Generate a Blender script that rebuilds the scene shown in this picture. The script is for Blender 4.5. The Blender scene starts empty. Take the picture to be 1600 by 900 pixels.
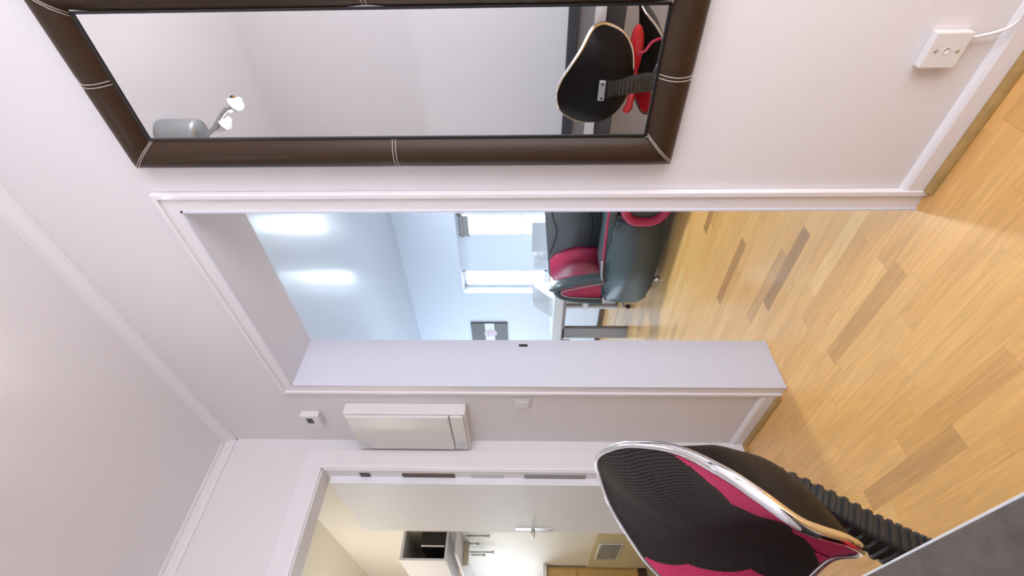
import bpy, bmesh, math, random
from mathutils import Vector, Matrix
random.seed(4)
PI = math.pi
SC = bpy.context.scene
COL = SC.collection

# ------------------------------------------------------------------ camera, world, large lights, exposure
def look_matrix(loc, yaw, pitch):
    y, p = math.radians(yaw), math.radians(pitch)
    F = Vector((-math.cos(y)*math.cos(p), math.sin(y)*math.cos(p), math.sin(p)))
    R = Vector((math.sin(y), math.cos(y), 0))
    U = R.cross(F)
    # the camera was turned on its side: its right is the room's down, its up is the room's right
    X, Y, Z = -U, R, -F
    m = Matrix(((X.x, Y.x, Z.x, loc[0]), (X.y, Y.y, Z.y, loc[1]), (X.z, Y.z, Z.z, loc[2]), (0, 0, 0, 1)))
    return m
cd = bpy.data.cameras.new('camera')
cam = bpy.data.objects.new('camera', cd); COL.objects.link(cam)
cd.sensor_fit = 'HORIZONTAL'; cd.sensor_width = 36.0; cd.lens = 732.5/1600*36; cd.clip_start = 0.02
cam.matrix_world = look_matrix((2.243, -1.117, 1.1), 44.57, 1.5)
SC.camera = cam
SC.view_settings.view_transform = 'Standard'; SC.view_settings.look = 'None'
SC.view_settings.gamma = 1.0; SC.view_settings.use_curve_mapping = False
SC.view_settings.exposure = -0.06
w = bpy.data.worlds.new('world'); SC.world = w; w.use_nodes = True
w.node_tree.nodes['Background'].inputs[0].default_value = (0.72, 0.86, 1.0, 1)
w.node_tree.nodes['Background'].inputs[1].default_value = 2.6

def area(name, loc, rot, sx, sy, power, col):
    l = bpy.data.lights.new(name, 'AREA'); l.shape = 'RECTANGLE'; l.size = sx; l.size_y = sy
    l.energy = power; l.color = col
    o = bpy.data.objects.new(name, l); COL.objects.link(o); o.location = loc; o.rotation_euler = rot
    return o
# added fill daylight from an unseen end window, behind the camera
area('window_and_fill_daylight', (3.38, -0.9, 1.2), (0, PI/2, 0), 2.1, 1.1, 42, (0.95, 0.95, 1.0))
# daylight through the living room's two windows, plus an added unseen side opening
area('window_and_fill_daylight.001', (-2.07, 3.50, 1.35), (-PI/2, 0, 0), 0.5, 1.1, 40, (0.78, 0.9, 1.0))
area('window_and_fill_daylight.002', (-1.19, 3.50, 1.35), (-PI/2, 0, 0), 0.5, 1.1, 40, (0.78, 0.9, 1.0))
area('window_and_fill_daylight.003', (-4.68, 1.7, 1.5), (0, -PI/2, 0), 1.6, 1.8, 50, (0.70, 0.84, 1.0))
# daylight through the kitchen window
area('window_and_fill_daylight.004', (-3.35, -0.5, 1.3), (0, -PI/2, 0), 0.8, 1.2, 21, (0.82, 0.92, 1.0))

# ------------------------------------------------------------------ materials
def mat(name, col, rough=0.5, metal=0.0, coat=0.0, spec=0.5, emit=None, es=0, bump=None, sheen=0, ior=1.5):
    m = bpy.data.materials.new(name); m.use_nodes = True
    nt = m.node_tree; b = nt.nodes['Principled BSDF']
    b.inputs['Base Color'].default_value = (*col, 1); b.inputs['Roughness'].default_value = rough
    b.inputs['Metallic'].default_value = metal; b.inputs['Coat Weight'].default_value = coat
    b.inputs['Coat Roughness'].default_value = 0.08
    b.inputs['Specular IOR Level'].default_value = spec; b.inputs['IOR'].default_value = ior
    if emit: b.inputs['Emission Color'].default_value = (*emit, 1); b.inputs['Emission Strength'].default_value = es
    # faint procedural variation in colour and height
    tc = nt.nodes.new('ShaderNodeTexCoord'); n = nt.nodes.new('ShaderNodeTexNoise')
    sc, st, var = bump or (60, 0.02, 0.02)
    n.inputs['Scale'].default_value = sc; n.inputs['Detail'].default_value = 3
    nt.links.new(tc.outputs['Object'], n.inputs['Vector'])
    bp = nt.nodes.new('ShaderNodeBump'); bp.inputs['Strength'].default_value = st; bp.inputs['Distance'].default_value = 0.01
    nt.links.new(n.outputs['Fac'], bp.inputs['Height']); nt.links.new(bp.outputs['Normal'], b.inputs['Normal'])
    mx = nt.nodes.new('ShaderNodeMix'); mx.data_type = 'RGBA'
    mx.inputs[6].default_value = (*[c*(1-var) for c in col], 1); mx.inputs[7].default_value = (*[min(1, c*(1+var)) for c in col], 1)
    nt.links.new(n.outputs['Fac'], mx.inputs[0]); nt.links.new(mx.outputs[2], b.inputs['Base Color'])
    return m
M = {}
M['wall'] = mat('hall_wall_paint', (0.79, 0.755, 0.77), 0.6, bump=(180, 0.05, 0.01))
M['ceil'] = mat('hall_ceiling_paint', (0.80, 0.765, 0.785), 0.7, bump=(180, 0.05, 0.01))
M['trim'] = mat('gloss_trim_paint', (0.84, 0.80, 0.82), 0.3, coat=0.3)
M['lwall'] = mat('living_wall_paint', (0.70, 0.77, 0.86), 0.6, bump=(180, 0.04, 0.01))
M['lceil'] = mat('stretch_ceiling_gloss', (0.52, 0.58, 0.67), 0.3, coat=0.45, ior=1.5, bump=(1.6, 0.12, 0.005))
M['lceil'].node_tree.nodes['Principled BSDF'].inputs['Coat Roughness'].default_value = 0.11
M['lining'] = mat('opening_lining_cool_light', (0.70, 0.70, 0.79), 0.4)  # bluish tone puts the living room's cool light into the colour
M['kwall'] = mat('kitchen_wall_paint', (0.84, 0.80, 0.70), 0.6)
M['kside'] = mat('kitchen_side_wall_paint', (0.83, 0.80, 0.76), 0.6)
M['white'] = mat('white_satin', (0.82, 0.82, 0.82), 0.35)
M['offwhite'] = mat('offwhite_plastic', (0.78, 0.75, 0.74), 0.4)
M['chrome'] = mat('chrome', (0.85, 0.85, 0.86), 0.08, metal=1)
M['steel'] = mat('brushed_steel', (0.55, 0.55, 0.55), 0.35, metal=1)
M['satin'] = mat('satin_silver', (0.42, 0.44, 0.45), 0.4, metal=0.7)
M['black'] = mat('black_plastic', (0.012, 0.011, 0.011), 0.35)
M['gloss'] = mat('black_gloss_shell', (0.006, 0.004, 0.004), 0.5, coat=0.0, spec=0.12, bump=(90, 0.04, 0.3))
M['rubber'] = mat('black_rubber', (0.018, 0.016, 0.015), 0.5)
M['leather'] = mat('brown_leather', (0.042, 0.022, 0.012), 0.36, coat=0.0, spec=0.22, bump=(320, 0.06, 0.12))
M['stitch'] = mat('pale_thread', (0.6, 0.52, 0.46), 0.7)
M['slate'] = mat('slate_leather', (0.065, 0.088, 0.092), 0.36, coat=0.1, bump=(140, 0.2, 0.12))
M['greyl'] = mat('grey_leather', (0.075, 0.08, 0.08), 0.5, bump=(140, 0.2, 0.12))
M['pinkl'] = mat('crimson_leather', (0.46, 0.025, 0.085), 0.45, bump=(140, 0.15, 0.1))
M['redsh'] = mat('red_moulded_plastic', (0.55, 0.012, 0.022), 0.3, coat=0.3)
M['desk'] = mat('dark_grey_desk_top', (0.092, 0.074, 0.062), 0.45, bump=(70, 0.05, 0.6))
M['deskd'] = mat('dark_grey_desk_panel', (0.05, 0.05, 0.052), 0.5)
M['alu'] = mat('pale_edge_band', (0.62, 0.62, 0.63), 0.25)
M['quarter'] = mat('oak_moulding', (0.42, 0.25, 0.085), 0.4, bump=(30, 0.1, 0.3))
M['oakf'] = mat('oak_cabinet', (0.66, 0.42, 0.14), 0.45, bump=(14, 0.05, 0.12))
M['brown'] = mat('dark_brown_wood', (0.09, 0.05, 0.03), 0.45, bump=(14, 0.05, 0.3))
M['beige'] = mat('beige_tile', (0.62, 0.55, 0.38), 0.45)
M['dgrey'] = mat('dark_grille', (0.08, 0.08, 0.08), 0.5)
M['grey'] = mat('grey_lacquer', (0.30, 0.29, 0.29), 0.4)
M['lgrey'] = mat('pale_grey_plastic', (0.62, 0.64, 0.66), 0.4)
M['kdoor'] = mat('door_leaf_paint', (0.85, 0.85, 0.90), 0.55)
M['kcup'] = mat('cupboard_white', (0.78, 0.77, 0.80), 0.5)
M['bulb'] = mat('lit_bulb', (1, 1, 1), 0.4, emit=(1.0, 0.95, 0.84), es=8)
M['ktile'] = mat('kitchen_floor_tile', (0.50, 0.42, 0.27), 0.35, bump=(8, 0.05, 0.2))
M['cabin'] = mat('cream_cabinet_inside', (0.62, 0.55, 0.42), 0.5)

def N(nt, t, **kw):
    n = nt.nodes.new(t)
    for k, v in kw.items(): setattr(n, k, v)
    return n
def mirror_mat():
    m = bpy.data.materials.new('silvered_mirror'); m.use_nodes = True; nt = m.node_tree
    b = nt.nodes['Principled BSDF']; b.inputs['Metallic'].default_value = 1; b.inputs['Roughness'].default_value = 0.0
    n = N(nt, 'ShaderNodeTexNoise'); n.inputs['Scale'].default_value = 2
    r = N(nt, 'ShaderNodeValToRGB'); r.color_ramp.elements[0].color = (0.88, 0.9, 0.9, 1); r.color_ramp.elements[1].color = (0.92, 0.93, 0.93, 1)
    nt.links.new(n.outputs['Fac'], r.inputs[0]); nt.links.new(r.outputs[0], b.inputs['Base Color'])
    return m
M['mirror'] = mirror_mat()

def glass_mat():
    m = bpy.data.materials.new('window_glass'); m.use_nodes = True; nt = m.node_tree; nt.nodes.clear()
    o = N(nt, 'ShaderNodeOutputMaterial'); t = N(nt, 'ShaderNodeBsdfTransparent'); g = N(nt, 'ShaderNodeBsdfGlossy')
    g.inputs['Roughness'].default_value = 0.02; f = N(nt, 'ShaderNodeFresnel'); f.inputs[0].default_value = 1.3
    mx = N(nt, 'ShaderNodeMixShader'); nt.links.new(f.outputs[0], mx.inputs[0]); nt.links.new(t.outputs[0], mx.inputs[1])
    nt.links.new(g.outputs[0], mx.inputs[2]); nt.links.new(mx.outputs[0], o.inputs[0]); return m
M['glass'] = glass_mat()

def floor_mat():
    m = bpy.data.materials.new('oak_strip_parquet'); m.use_nodes = True; nt = m.node_tree; L = nt.links
    b = nt.nodes['Principled BSDF']
    tc = N(nt, 'ShaderNodeTexCoord'); sp = N(nt, 'ShaderNodeSeparateXYZ'); L.new(tc.outputs['Object'], sp.inputs[0])
    def math_(op, a, c=None, v=None):
        n = N(nt, 'ShaderNodeMath', operation=op); L.new(a, n.inputs[0])
        if c is not None: L.new(c, n.inputs[1])
        elif v is not None: n.inputs[1].default_value = v
        return n.outputs[0]
    W, LN = 0.0625, 0.44
    yr = math_('DIVIDE', sp.outputs['Y'], v=W); row = math_('FLOOR', yr); fy = math_('FRACT', yr)
    wn = N(nt, 'ShaderNodeTexWhiteNoise', noise_dimensions='1D'); L.new(row, wn.inputs['W'])
    xr = math_('ADD', math_('DIVIDE', sp.outputs['X'], v=LN), wn.outputs['Value'])
    colu = math_('FLOOR', xr); fx = math_('FRACT', xr)
    cv = N(nt, 'ShaderNodeCombineXYZ'); L.new(row, cv.inputs[0]); L.new(colu, cv.inputs[1])
    wn2 = N(nt, 'ShaderNodeTexWhiteNoise', noise_dimensions='3D'); L.new(cv.outputs[0], wn2.inputs['Vector'])
    ramp = N(nt, 'ShaderNodeValToRGB'); cr = ramp.color_ramp
    cr.elements[0].position = 0.0; cr.elements[0].color = (0.42, 0.21, 0.06, 1)
    cr.elements[1].position = 1.0; cr.elements[1].color = (0.90, 0.57, 0.21, 1)
    for p, c in ((0.05, (0.64, 0.34, 0.10)), (0.2, (0.80, 0.43, 0.125)), (0.85, (0.86, 0.49, 0.155))):
        e = cr.elements.new(p); e.color = (*c, 1)
    L.new(wn2.outputs['Value'], ramp.inputs[0])
    # grain, each strip shifted
    ad = N(nt, 'ShaderNodeVectorMath', operation='MULTIPLY'); L.new(tc.outputs['Object'], ad.inputs[0]); ad.inputs[1].default_value = (2.2, 38, 1)
    ad2 = N(nt, 'ShaderNodeVectorMath', operation='ADD'); L.new(ad.outputs[0], ad2.inputs[0])
    sc = N(nt, 'ShaderNodeVectorMath', operation='SCALE'); L.new(cv.outputs[0], sc.inputs[0]); sc.inputs['Scale'].default_value = 3.7
    L.new(sc.outputs[0], ad2.inputs[1])
    n = N(nt, 'ShaderNodeTexNoise'); n.inputs['Scale'].default_value = 2.2; n.inputs['Detail'].default_value = 6; n.inputs['Distortion'].default_value = 0.9
    L.new(ad2.outputs[0], n.inputs['Vector'])
    gr = N(nt, 'ShaderNodeMapRange'); L.new(n.outputs['Fac'], gr.inputs[0]); gr.inputs[1].default_value = 0.35; gr.inputs[2].default_value = 0.7
    gr.inputs[3].default_value = 1.06; gr.inputs[4].default_value = 0.86
    mul = N(nt, 'ShaderNodeMix', data_type='RGBA', blend_type='MULTIPLY'); mul.inputs[0].default_value = 1
    L.new(ramp.outputs[0], mul.inputs[6]); L.new(gr.outputs[0], mul.inputs[7])
    # fine seams
    def edge(fr, wd):
        a = math_('LESS_THAN', fr, v=wd); return a
    sm = math_('MAXIMUM', edge(fy, 0.018), edge(fx, 0.0035))
    sm = math_('MULTIPLY', sm, v=0.25)
    m2 = N(nt, 'ShaderNodeMix', data_type='RGBA'); L.new(sm, m2.inputs[0]); L.new(mul.outputs[2], m2.inputs[6]); m2.inputs[7].default_value = (0.16, 0.075, 0.02, 1)
    L.new(m2.outputs[2], b.inputs['Base Color'])
    b.inputs['Roughness'].default_value = 0.32; b.inputs['Coat Weight'].default_value = 0.6; b.inputs['Coat Roughness'].default_value = 0.2
    bp = N(nt, 'ShaderNodeBump'); bp.inputs['Strength'].default_value = 0.06; bp.inputs['Distance'].default_value = 0.004
    L.new(n.outputs['Fac'], bp.inputs['Height']); L.new(bp.outputs[0], b.inputs['Normal'])
    return m
M['floor'] = floor_mat()

def weave_mat(name, base, dot, scale):
    m = bpy.data.materials.new(name); m.use_nodes = True; nt = m.node_tree; L = nt.links
    b = nt.nodes['Principled BSDF']; uv = N(nt, 'ShaderNodeTexCoord')
    mp = N(nt, 'ShaderNodeMapping'); mp.inputs['Scale'].default_value = (scale, scale, scale); mp.inputs['Rotation'].default_value = (0, 0, 0.6)
    L.new(uv.outputs['UV'], mp.inputs[0])
    v = N(nt, 'ShaderNodeTexVoronoi'); v.inputs['Scale'].default_value = 1.0; v.inputs['Randomness'].default_value = 0.12
    L.new(mp.outputs[0], v.inputs['Vector'])
    r = N(nt, 'ShaderNodeValToRGB'); r.color_ramp.elements[0].position = 0.12; r.color_ramp.elements[0].color = (*dot, 1)
    r.color_ramp.elements[1].position = 0.42; r.color_ramp.elements[1].color = (*base, 1)
    L.new(v.outputs['Distance'], r.inputs[0]); L.new(r.outputs[0], b.inputs['Base Color'])
    bp = N(nt, 'ShaderNodeBump'); bp.inputs['Strength'].default_value = 0.5; bp.inputs['Distance'].default_value = 0.002; bp.invert = True
    L.new(v.outputs['Distance'], bp.inputs['Height']); L.new(bp.outputs[0], b.inputs['Normal'])
    b.inputs['Roughness'].default_value = 0.6; b.inputs['Specular IOR Level'].default_value = 0.25
    return m
M['meshblack'] = weave_mat('black_mesh_fabric', (0.007, 0.005, 0.005), (0.085, 0.06, 0.055), 250)
M['meshpink'] = weave_mat('crimson_mesh_fabric', (0.52, 0.014, 0.085), (0.82, 0.13, 0.26), 250)

# ------------------------------------------------------------------ mesh helpers
def obj(name, bm, m, parent=None, smooth=False, label=None):
    me = bpy.data.meshes.new(name)
    bmesh.ops.recalc_face_normals(bm, faces=bm.faces[:])
    bm.to_mesh(me); bm.free()
    if smooth:
        for p in me.polygons: p.use_smooth = True
    if not isinstance(m, (list, tuple)): m = [m]
    for k in m: me.materials.append(M[k])
    o = bpy.data.objects.new(name, me); COL.objects.link(o)
    if parent: o.parent = parent; o.matrix_parent_inverse = parent.matrix_world.inverted() if parent.type != 'EMPTY' else Matrix.Translation(-parent.location)
    if label: o['label'] = label
    return o
def tag(o, label, cat, group=None):
    o['label'] = label; o['category'] = cat
    if group: o['group'] = group
    return o
def thing(name, label, cat, loc, group=None):
    o = bpy.data.objects.new(name, None); COL.objects.link(o); o.location = loc; o.empty_display_size = 0.05
    bpy.context.view_layer.update()
    return tag(o, label, cat, group)
def struct(name, bm, m, smooth=False):
    o = obj(name, bm, m, None, smooth); o['kind'] = 'structure'; return o
def box(bm, x0, x1, y0, y1, z0, z1, bev=0.0, seg=2, rot=None):
    r = bmesh.ops.create_cube(bm, size=1.0); vs = r['verts']
    bmesh.ops.scale(bm, vec=(abs(x1-x0), abs(y1-y0), abs(z1-z0)), verts=vs)
    if bev > 0:
        es = list({e for v in vs for e in v.link_edges})
        rr = bmesh.ops.bevel(bm, geom=es, offset=bev, segments=seg, affect='EDGES', profile=0.6)
        vs = list({v for f in rr['faces'] for v in f.verts} | {v for v in vs if v.is_valid})
    if rot is not None: bmesh.ops.rotate(bm, cent=(0, 0, 0), matrix=rot, verts=vs)
    bmesh.ops.translate(bm, vec=((x0+x1)/2, (y0+y1)/2, (z0+z1)/2), verts=vs)
    return vs
def newb(*a, **k):
    bm = bmesh.new(); box(bm, *a, **k); return bm
def crom(pts, n=8, closed=False):
    P = [Vector(p) for p in pts]; out = []; L = len(P)
    rng = range(L) if closed else range(L-1)
    for i in rng:
        if closed: a, b, c, d = P[i-1], P[i], P[(i+1) % L], P[(i+2) % L]
        else: a, b, c, d = P[max(i-1, 0)], P[i], P[i+1], P[min(i+2, L-1)]
        for k in range(n):
            t = k/n
            out.append(0.5*((2*b)+(c-a)*t+(2*a-5*b+4*c-d)*t*t+(3*b-a-3*c+d)*t**3))
    if not closed: out.append(P[-1])
    return out
def tube(bm, pts, rad, n=12, closed=False, flat=1.0, cap=True, ref=None):
    """rad: number or function of 0..1; flat squashes the section along the second axis"""
    P = [Vector(p) for p in pts]; L = len(P); rings = []
    prev = None
    for i in range(L):
        if closed: t = (P[(i+1) % L]-P[i-1]).normalized()
        else: t = (P[min(i+1, L-1)]-P[max(i-1, 0)]).normalized()
        if ref is not None: a = Vector(ref); a = (a - t*a.dot(t)).normalized()
        elif prev is None:
            a = Vector((0, 0, 1)) if abs(t.z) < 0.9 else Vector((1, 0, 0)); a = (a-t*a.dot(t)).normalized()
        else: a = (prev-t*prev.dot(t)).normalized()
        prev = a; b = t.cross(a)
        r = rad(i/(L-1)) if callable(rad) else rad
        rings.append([bm.verts.new(P[i]+a*(r*math.cos(2*PI*k/n))+b*(r*flat*math.sin(2*PI*k/n))) for k in range(n)])
    m_ = L if closed else L-1
    for i in range(m_):
        A, B = rings[i], rings[(i+1) % L]
        for k in range(n): bm.faces.new((A[k], A[(k+1) % n], B[(k+1) % n], B[k]))
    if cap and not closed:
        bm.faces.new(rings[0][::-1]); bm.faces.new(rings[-1])
def lathe(bm, prof, c, axis=(0, 0, 1), n=24):
    """prof: (radius, height) pairs along axis from c"""
    ax = Vector(axis).normalized(); q = Vector((0, 0, 1)).rotation_difference(ax)
    rings = []
    for r, h in prof:
        rings.append([bm.verts.new(Vector(c)+q @ Vector((max(r, 1e-4)*math.cos(2*PI*k/n), max(r, 1e-4)*math.sin(2*PI*k/n), h))) for k in range(n)])
    for A, B in zip(rings, rings[1:]):
        for k in range(n): bm.faces.new((A[k], A[(k+1) % n], B[(k+1) % n], B[k]))
    bm.faces.new(rings[0][::-1]); bm.faces.new(rings[-1])
def prism(bm, pts2, f, d):
    """closed outline pts2 -> f(u,v,0) and f(u,v,d)"""
    A = [bm.verts.new(f(u, v, 0)) for u, v in pts2]; B = [bm.verts.new(f(u, v, d)) for u, v in pts2]
    bm.faces.new(A); bm.faces.new(B[::-1]); n = len(A)
    for k in range(n): bm.faces.new((A[k], B[k], B[(k+1) % n], A[(k+1) % n]))

# ------------------------------------------------------------------ room shell
H = 2.624
XL, XR, ZT, TH = 0.522, 1.442, 2.105, 0.224     # opening into the living room, wall thickness
DR, DL, DZ = -0.157, -0.955, 2.088              # kitchen doorway in the left wall
YB, XE = -1.64, 3.4                             # opposite wall, far end of the hall
struct('floor', newb(-4.7, 3.6, -1.8, 4.2, -0.06, 0.0), 'floor')
struct('floor_kitchen', newb(-3.2, -0.1, -1.8, 0.07, 0.0, 0.004), 'ktile')
bm = newb(0, XL, 0, TH, 0, H); box(bm, XR, XE, 0, TH, 0, H); box(bm, XL, XR, 0, TH, ZT, H)
struct('wall_right', bm, 'wall')
bm = newb(-0.1, 0, DR, TH, 0, H); box(bm, -0.1, 0, YB-0.1, DL, 0, H); box(bm, -0.1, 0, DL, DR, DZ, H)
struct('wall_left', bm, 'wall')
struct('wall_back', newb(-0.1, XE+0.1, YB-0.1, YB, 0, H), 'wall')
# end wall with an opening added for the fill daylight
WY0, WY1, WZ0, WZ1 = -1.46, -0.34, 0.12, 2.3
bm = newb(XE, XE+0.1, YB, WY0, 0, H); box(bm, XE, XE+0.1, WY1, TH, 0, H)
box(bm, XE, XE+0.1, WY0, WY1, 0, WZ0); box(bm, XE, XE+0.1, WY0, WY1, WZ1, H)
struct('wall_end', bm, 'wall')
bm = bmesh.new()
for y0, y1, z0, z1 in ((WY0, WY1, WZ0, WZ0+.05), (WY0, WY1, WZ1-.05, WZ1), (WY0, WY0+.05, WZ0, WZ1), (WY1-.05, WY1, WZ0, WZ1), ((WY0+WY1)/2-.025, (WY0+WY1)/2+.025, WZ0, WZ1)):
    box(bm, XE+.01, XE+.07, y0, y1, z0, z1)
struct('window_1', bm, 'trim')  # added frame around the unseen fill daylight
struct('ceiling', newb(-0.1, XE+0.1, YB-0.1, TH, H, H+0.1), 'ceil')
# small cove moulding under the ceiling
def cove(bm, a, b, inward):
    a, b, n_ = Vector(a), Vector(b), Vector(inward); pr = []
    for u, v in ((0, 0), (0, -0.045), (0.008, -0.045), (0.012, -0.03), (0.028, -0.012), (0.042, -0.008), (0.042, 0)):
        pr.append((u, v))
    A = [bm.verts.new(a+n_*u+Vector((0, 0, v))) for u, v in pr]; B = [bm.verts.new(b+n_*u+Vector((0, 0, v))) for u, v in pr]
    bm.faces.new(A); bm.faces.new(B[::-1])
    for k in range(len(pr)): bm.faces.new((A[k], B[k], B[(k+1) % len(pr)], A[(k+1) % len(pr)]))
bm = bmesh.new(); cove(bm, (0, 0, H), (XE, 0, H), (0, -1, 0)); struct('trim_1', bm, 'ceil')
bm = bmesh.new(); cove(bm, (0, YB, H), (0, 0, H), (1, 0, 0)); struct('trim_2', bm, 'ceil')
# casing of the living room opening: flat board with a raised outer bead
CW = 0.055
bm = bmesh.new()
for x0, x1, z0, z1 in ((XL-CW, XL, 0, ZT+CW), (XR, XR+CW, 0, ZT+CW), (XL, XR, ZT, ZT+CW)):
    box(bm, x0, x1, -0.012, 0.0, z0, z1, 0.001)
for x0, x1, z0, z1, dd in ((XL-CW-.004, XL-CW+.012, 0, ZT+CW-.010, 0), (XR+CW-.012, XR+CW+.004, 0, ZT+CW-.010, 0), (XL-CW-.0042, XR+CW+.0042, ZT+CW-.012, ZT+CW+.004, .0004)):
    box(bm, x0, x1, -.020-dd, -.001, z0, z1, 0.003)
struct('trim_4', bm, 'trim')
# lining of the opening, tinted for the living room's cool light
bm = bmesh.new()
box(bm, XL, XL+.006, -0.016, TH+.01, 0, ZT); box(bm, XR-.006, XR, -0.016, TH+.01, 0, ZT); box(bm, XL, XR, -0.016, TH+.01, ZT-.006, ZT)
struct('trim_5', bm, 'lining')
bm = newb(XL+.006, XL+.0075, .196, .209, 1.085, 1.125)
obj('strike_plate', bm, 'black', bpy.data.objects['trim_5'], label='small black latch slot')
# casing of the kitchen doorway
bm = bmesh.new()
for y0, y1, z0, z1 in ((DR, DR+.10, 0, DZ+.10), (DL-.10, DL, 0, DZ+.10), (DL, DR, DZ, DZ+.10)):
    box(bm, 0, 0.010, y0, y1, z0, z1, 0.002)
for y0, y1, z0, z1 in ((DR, DR+.028, 0, DZ+.028), (DL-.028, DL, 0, DZ+.028), (DL, DR, DZ, DZ+.028)):
    box(bm, 0, 0.022, y0, y1, z0, z1, 0.004)
box(bm, -0.1, 0.012, DR-.006, DR, 0, DZ); box(bm, -0.1, 0.012, DL, DL+.006, 0, DZ); box(bm, -0.1, 0.012, DL, DR, DZ-.006, DZ)
struct('trim_6', bm, 'trim')
for z0, z1, mm in ((1.86, 1.91, 'black'), (1.44, 1.70, 'brown'), (1.20, 1.36, 'lgrey'), (.80, 1.10, 'grey')):
    obj('hinge_gap_strip', newb(-.062, -.018, DR-.0085, DR-.006, z0, z1), mm, bpy.data.objects['trim_6'])  # strips coloured like what shows in the gap by the hinges
# baseboards with a small ledge, and the oak quarter round on the floor
def base(name, a, b, inward):
    a, b, n_ = Vector(a), Vector(b), Vector(inward); bm = bmesh.new()
    pr = ((0, 0), (0.016, 0), (0.016, 0.060), (0.011, 0.068), (0.006, 0.072), (0, 0.074))
    A = [bm.verts.new(a+n_*u+Vector((0, 0, v))) for u, v in pr]; B = [bm.verts.new(b+n_*u+Vector((0, 0, v))) for u, v in pr]
    bm.faces.new(A); bm.faces.new(B[::-1])
    for k in range(len(pr)): bm.faces.new((A[k], B[k], B[(k+1) % len(pr)], A[(k+1) % len(pr)]))
    struct(name, bm, 'trim')
def quarter(bm, a, b, inward):
    a, b, n_ = Vector(a), Vector(b), Vector(inward); pr = [(0.016, 0)]+[(0.016+0.018*math.cos(t), 0.018*math.sin(t)) for t in [k*PI/2/6 for k in range(7)]]
    A = [bm.verts.new(a+n_*u+Vector((0, 0, v))) for u, v in pr]; B = [bm.verts.new(b+n_*u+Vector((0, 0, v))) for u, v in pr]
    bm.faces.new(A); bm.faces.new(B[::-1])
    for k in range(len(pr)): bm.faces.new((A[k], B[k], B[(k+1) % len(pr)], A[(k+1) % len(pr)]))
base('baseboard_right', (XR+CW+.004, 0, 0), (XE, 0, 0), (0, -1, 0))
base('baseboard_corner', (0, 0, 0), (XL-CW-.004, 0, 0), (0, -1, 0))
base('baseboard_left', (0, DR+.10, 0), (0, 0, 0), (1, 0, 0))
base('baseboard_back', (0, YB, 0), (XE, YB, 0), (0, 1, 0))
bm = bmesh.new(); quarter(bm, (XR+CW+.004, 0, 0), (XE, 0, 0), (0, -1, 0)); struct('trim_7', bm, 'quarter')
bm = bmesh.new(); quarter(bm, (0, 0, 0), (XL-CW-.004, 0, 0), (0, -1, 0)); quarter(bm, (0, DR+.10, 0), (0, 0, 0), (1, 0, 0)); struct('trim_8', bm, 'quarter')

# ---- living room shell
LX0, LX1, LY = -4.6, 2.5, 3.2
struct('ceiling_living', newb(LX0, LX1, TH, 3.6, H, H+0.1), 'lceil')
bm = newb(LX0-.1, -2.23, LY, LY+.22, 0, H); box(bm, -2.23, LX1, LY, LY+.22, 1.90, H)
# recess wall behind, with two tall windows
WA = (-2.215, -1.93); WB = (-1.35, -1.03); RY = 3.32
box(bm, -2.23, WA[0], RY, RY+.1, 0, 1.90); box(bm, WA[1], WB[0], RY, RY+.1, 0, 1.90); box(bm, WB[1], LX1, RY, RY+.1, 0, 1.90)
box(bm, WA[0], WA[1], RY, RY+.1, 0, 0.80); box(bm, WB[0], WB[1], RY, RY+.1, 0, 0.80)
struct('wall_living_far', bm, 'lwall')
bm = newb(LX0-.1, LX0, TH, 0.8, 0, H); box(bm, LX0-.1, LX0, 2.6, LY, 0, H)
box(bm, LX0-.1, LX0, 0.8, 2.6, 0, .7); box(bm, LX0-.1, LX0, 0.8, 2.6, 2.3, H)  # opening added to let the side daylight in
struct('wall_living_left', bm, 'lwall')
struct('wall_living_right', newb(LX1, LX1+.1, TH, 3.6, 0, H), 'lwall')
struct('wall_living_near', newb(LX0, -0.1, 0.12, TH, 0, H), 'lwall')
for k, (a, b) in enumerate((WA, WB)):
    bm = bmesh.new()
    for x0, x1, z0, z1 in ((a, a+.022, .8, 1.9), (b-.022, b, .8, 1.9), (a, b, .8, .84), (a, b, 1.86, 1.9), (a, b, 1.12, 1.135)):
        box(bm, x0, x1, RY, RY+.06, z0, z1, .003)
    wo = struct('window_%d' % (k+2), bm, 'white')
    bm = newb(a+.02, b-.02, RY+.025, RY+.031, .83, 1.87); g = obj('pane', bm, 'glass', wo)
    bm = newb(a-.01, b+.01, RY-.08, RY, .77, .8, .004); obj('window_sill', bm, 'white', wo)
    if k == 1:
        bm = bmesh.new(); tube(bm, [(a+.01, RY-.03, 1.85), (b-.01, RY-.03, 1.85)], .026); box(bm, a+.01, b-.01, RY-.035, RY-.028, 1.76, 1.85)
        obj('roller_blind', bm, 'grey', wo, label='grey rolled blind')
struct('trim_9', newb(LX0, -2.23, LY-.015, LY, 0, .07), 'brown')

# ---- kitchen shell
KX = -3.1
struct('ceiling_kitchen', newb(KX, -0.1, -1.8, .07, H, H+.1), 'kwall')
struct('wall_kitchen_right', newb(KX, -0.1, .07, .12, 0, H), 'kside')
bm = newb(KX-.1, KX, -1.8, -1.05, 0, H); box(bm, KX-.1, KX, .02, .12, 0, H); box(bm, KX-.1, KX, -1.05, .02, 0, .94); box(bm, KX-.1, KX, -1.05, .02, 1.62, H)
struct('wall_kitchen_far', bm, 'kwall')
struct('wall_kitchen_left', newb(KX, -0.1, -1.9, -1.8, 0, H), 'kwall')
bm = bmesh.new()
for y0, y1, z0, z1 in ((-1.05, .02, .94, .98), (-1.05, .02, 1.58, 1.62), (-.02, .02, .94, 1.62), (-1.05, -1.01, .94, 1.62), (-.30, -.27, .94, 1.62)):
    box(bm, KX-.07, KX+.01, y0, y1, z0, z1)
wk = struct('window_4', bm, 'white')
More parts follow.
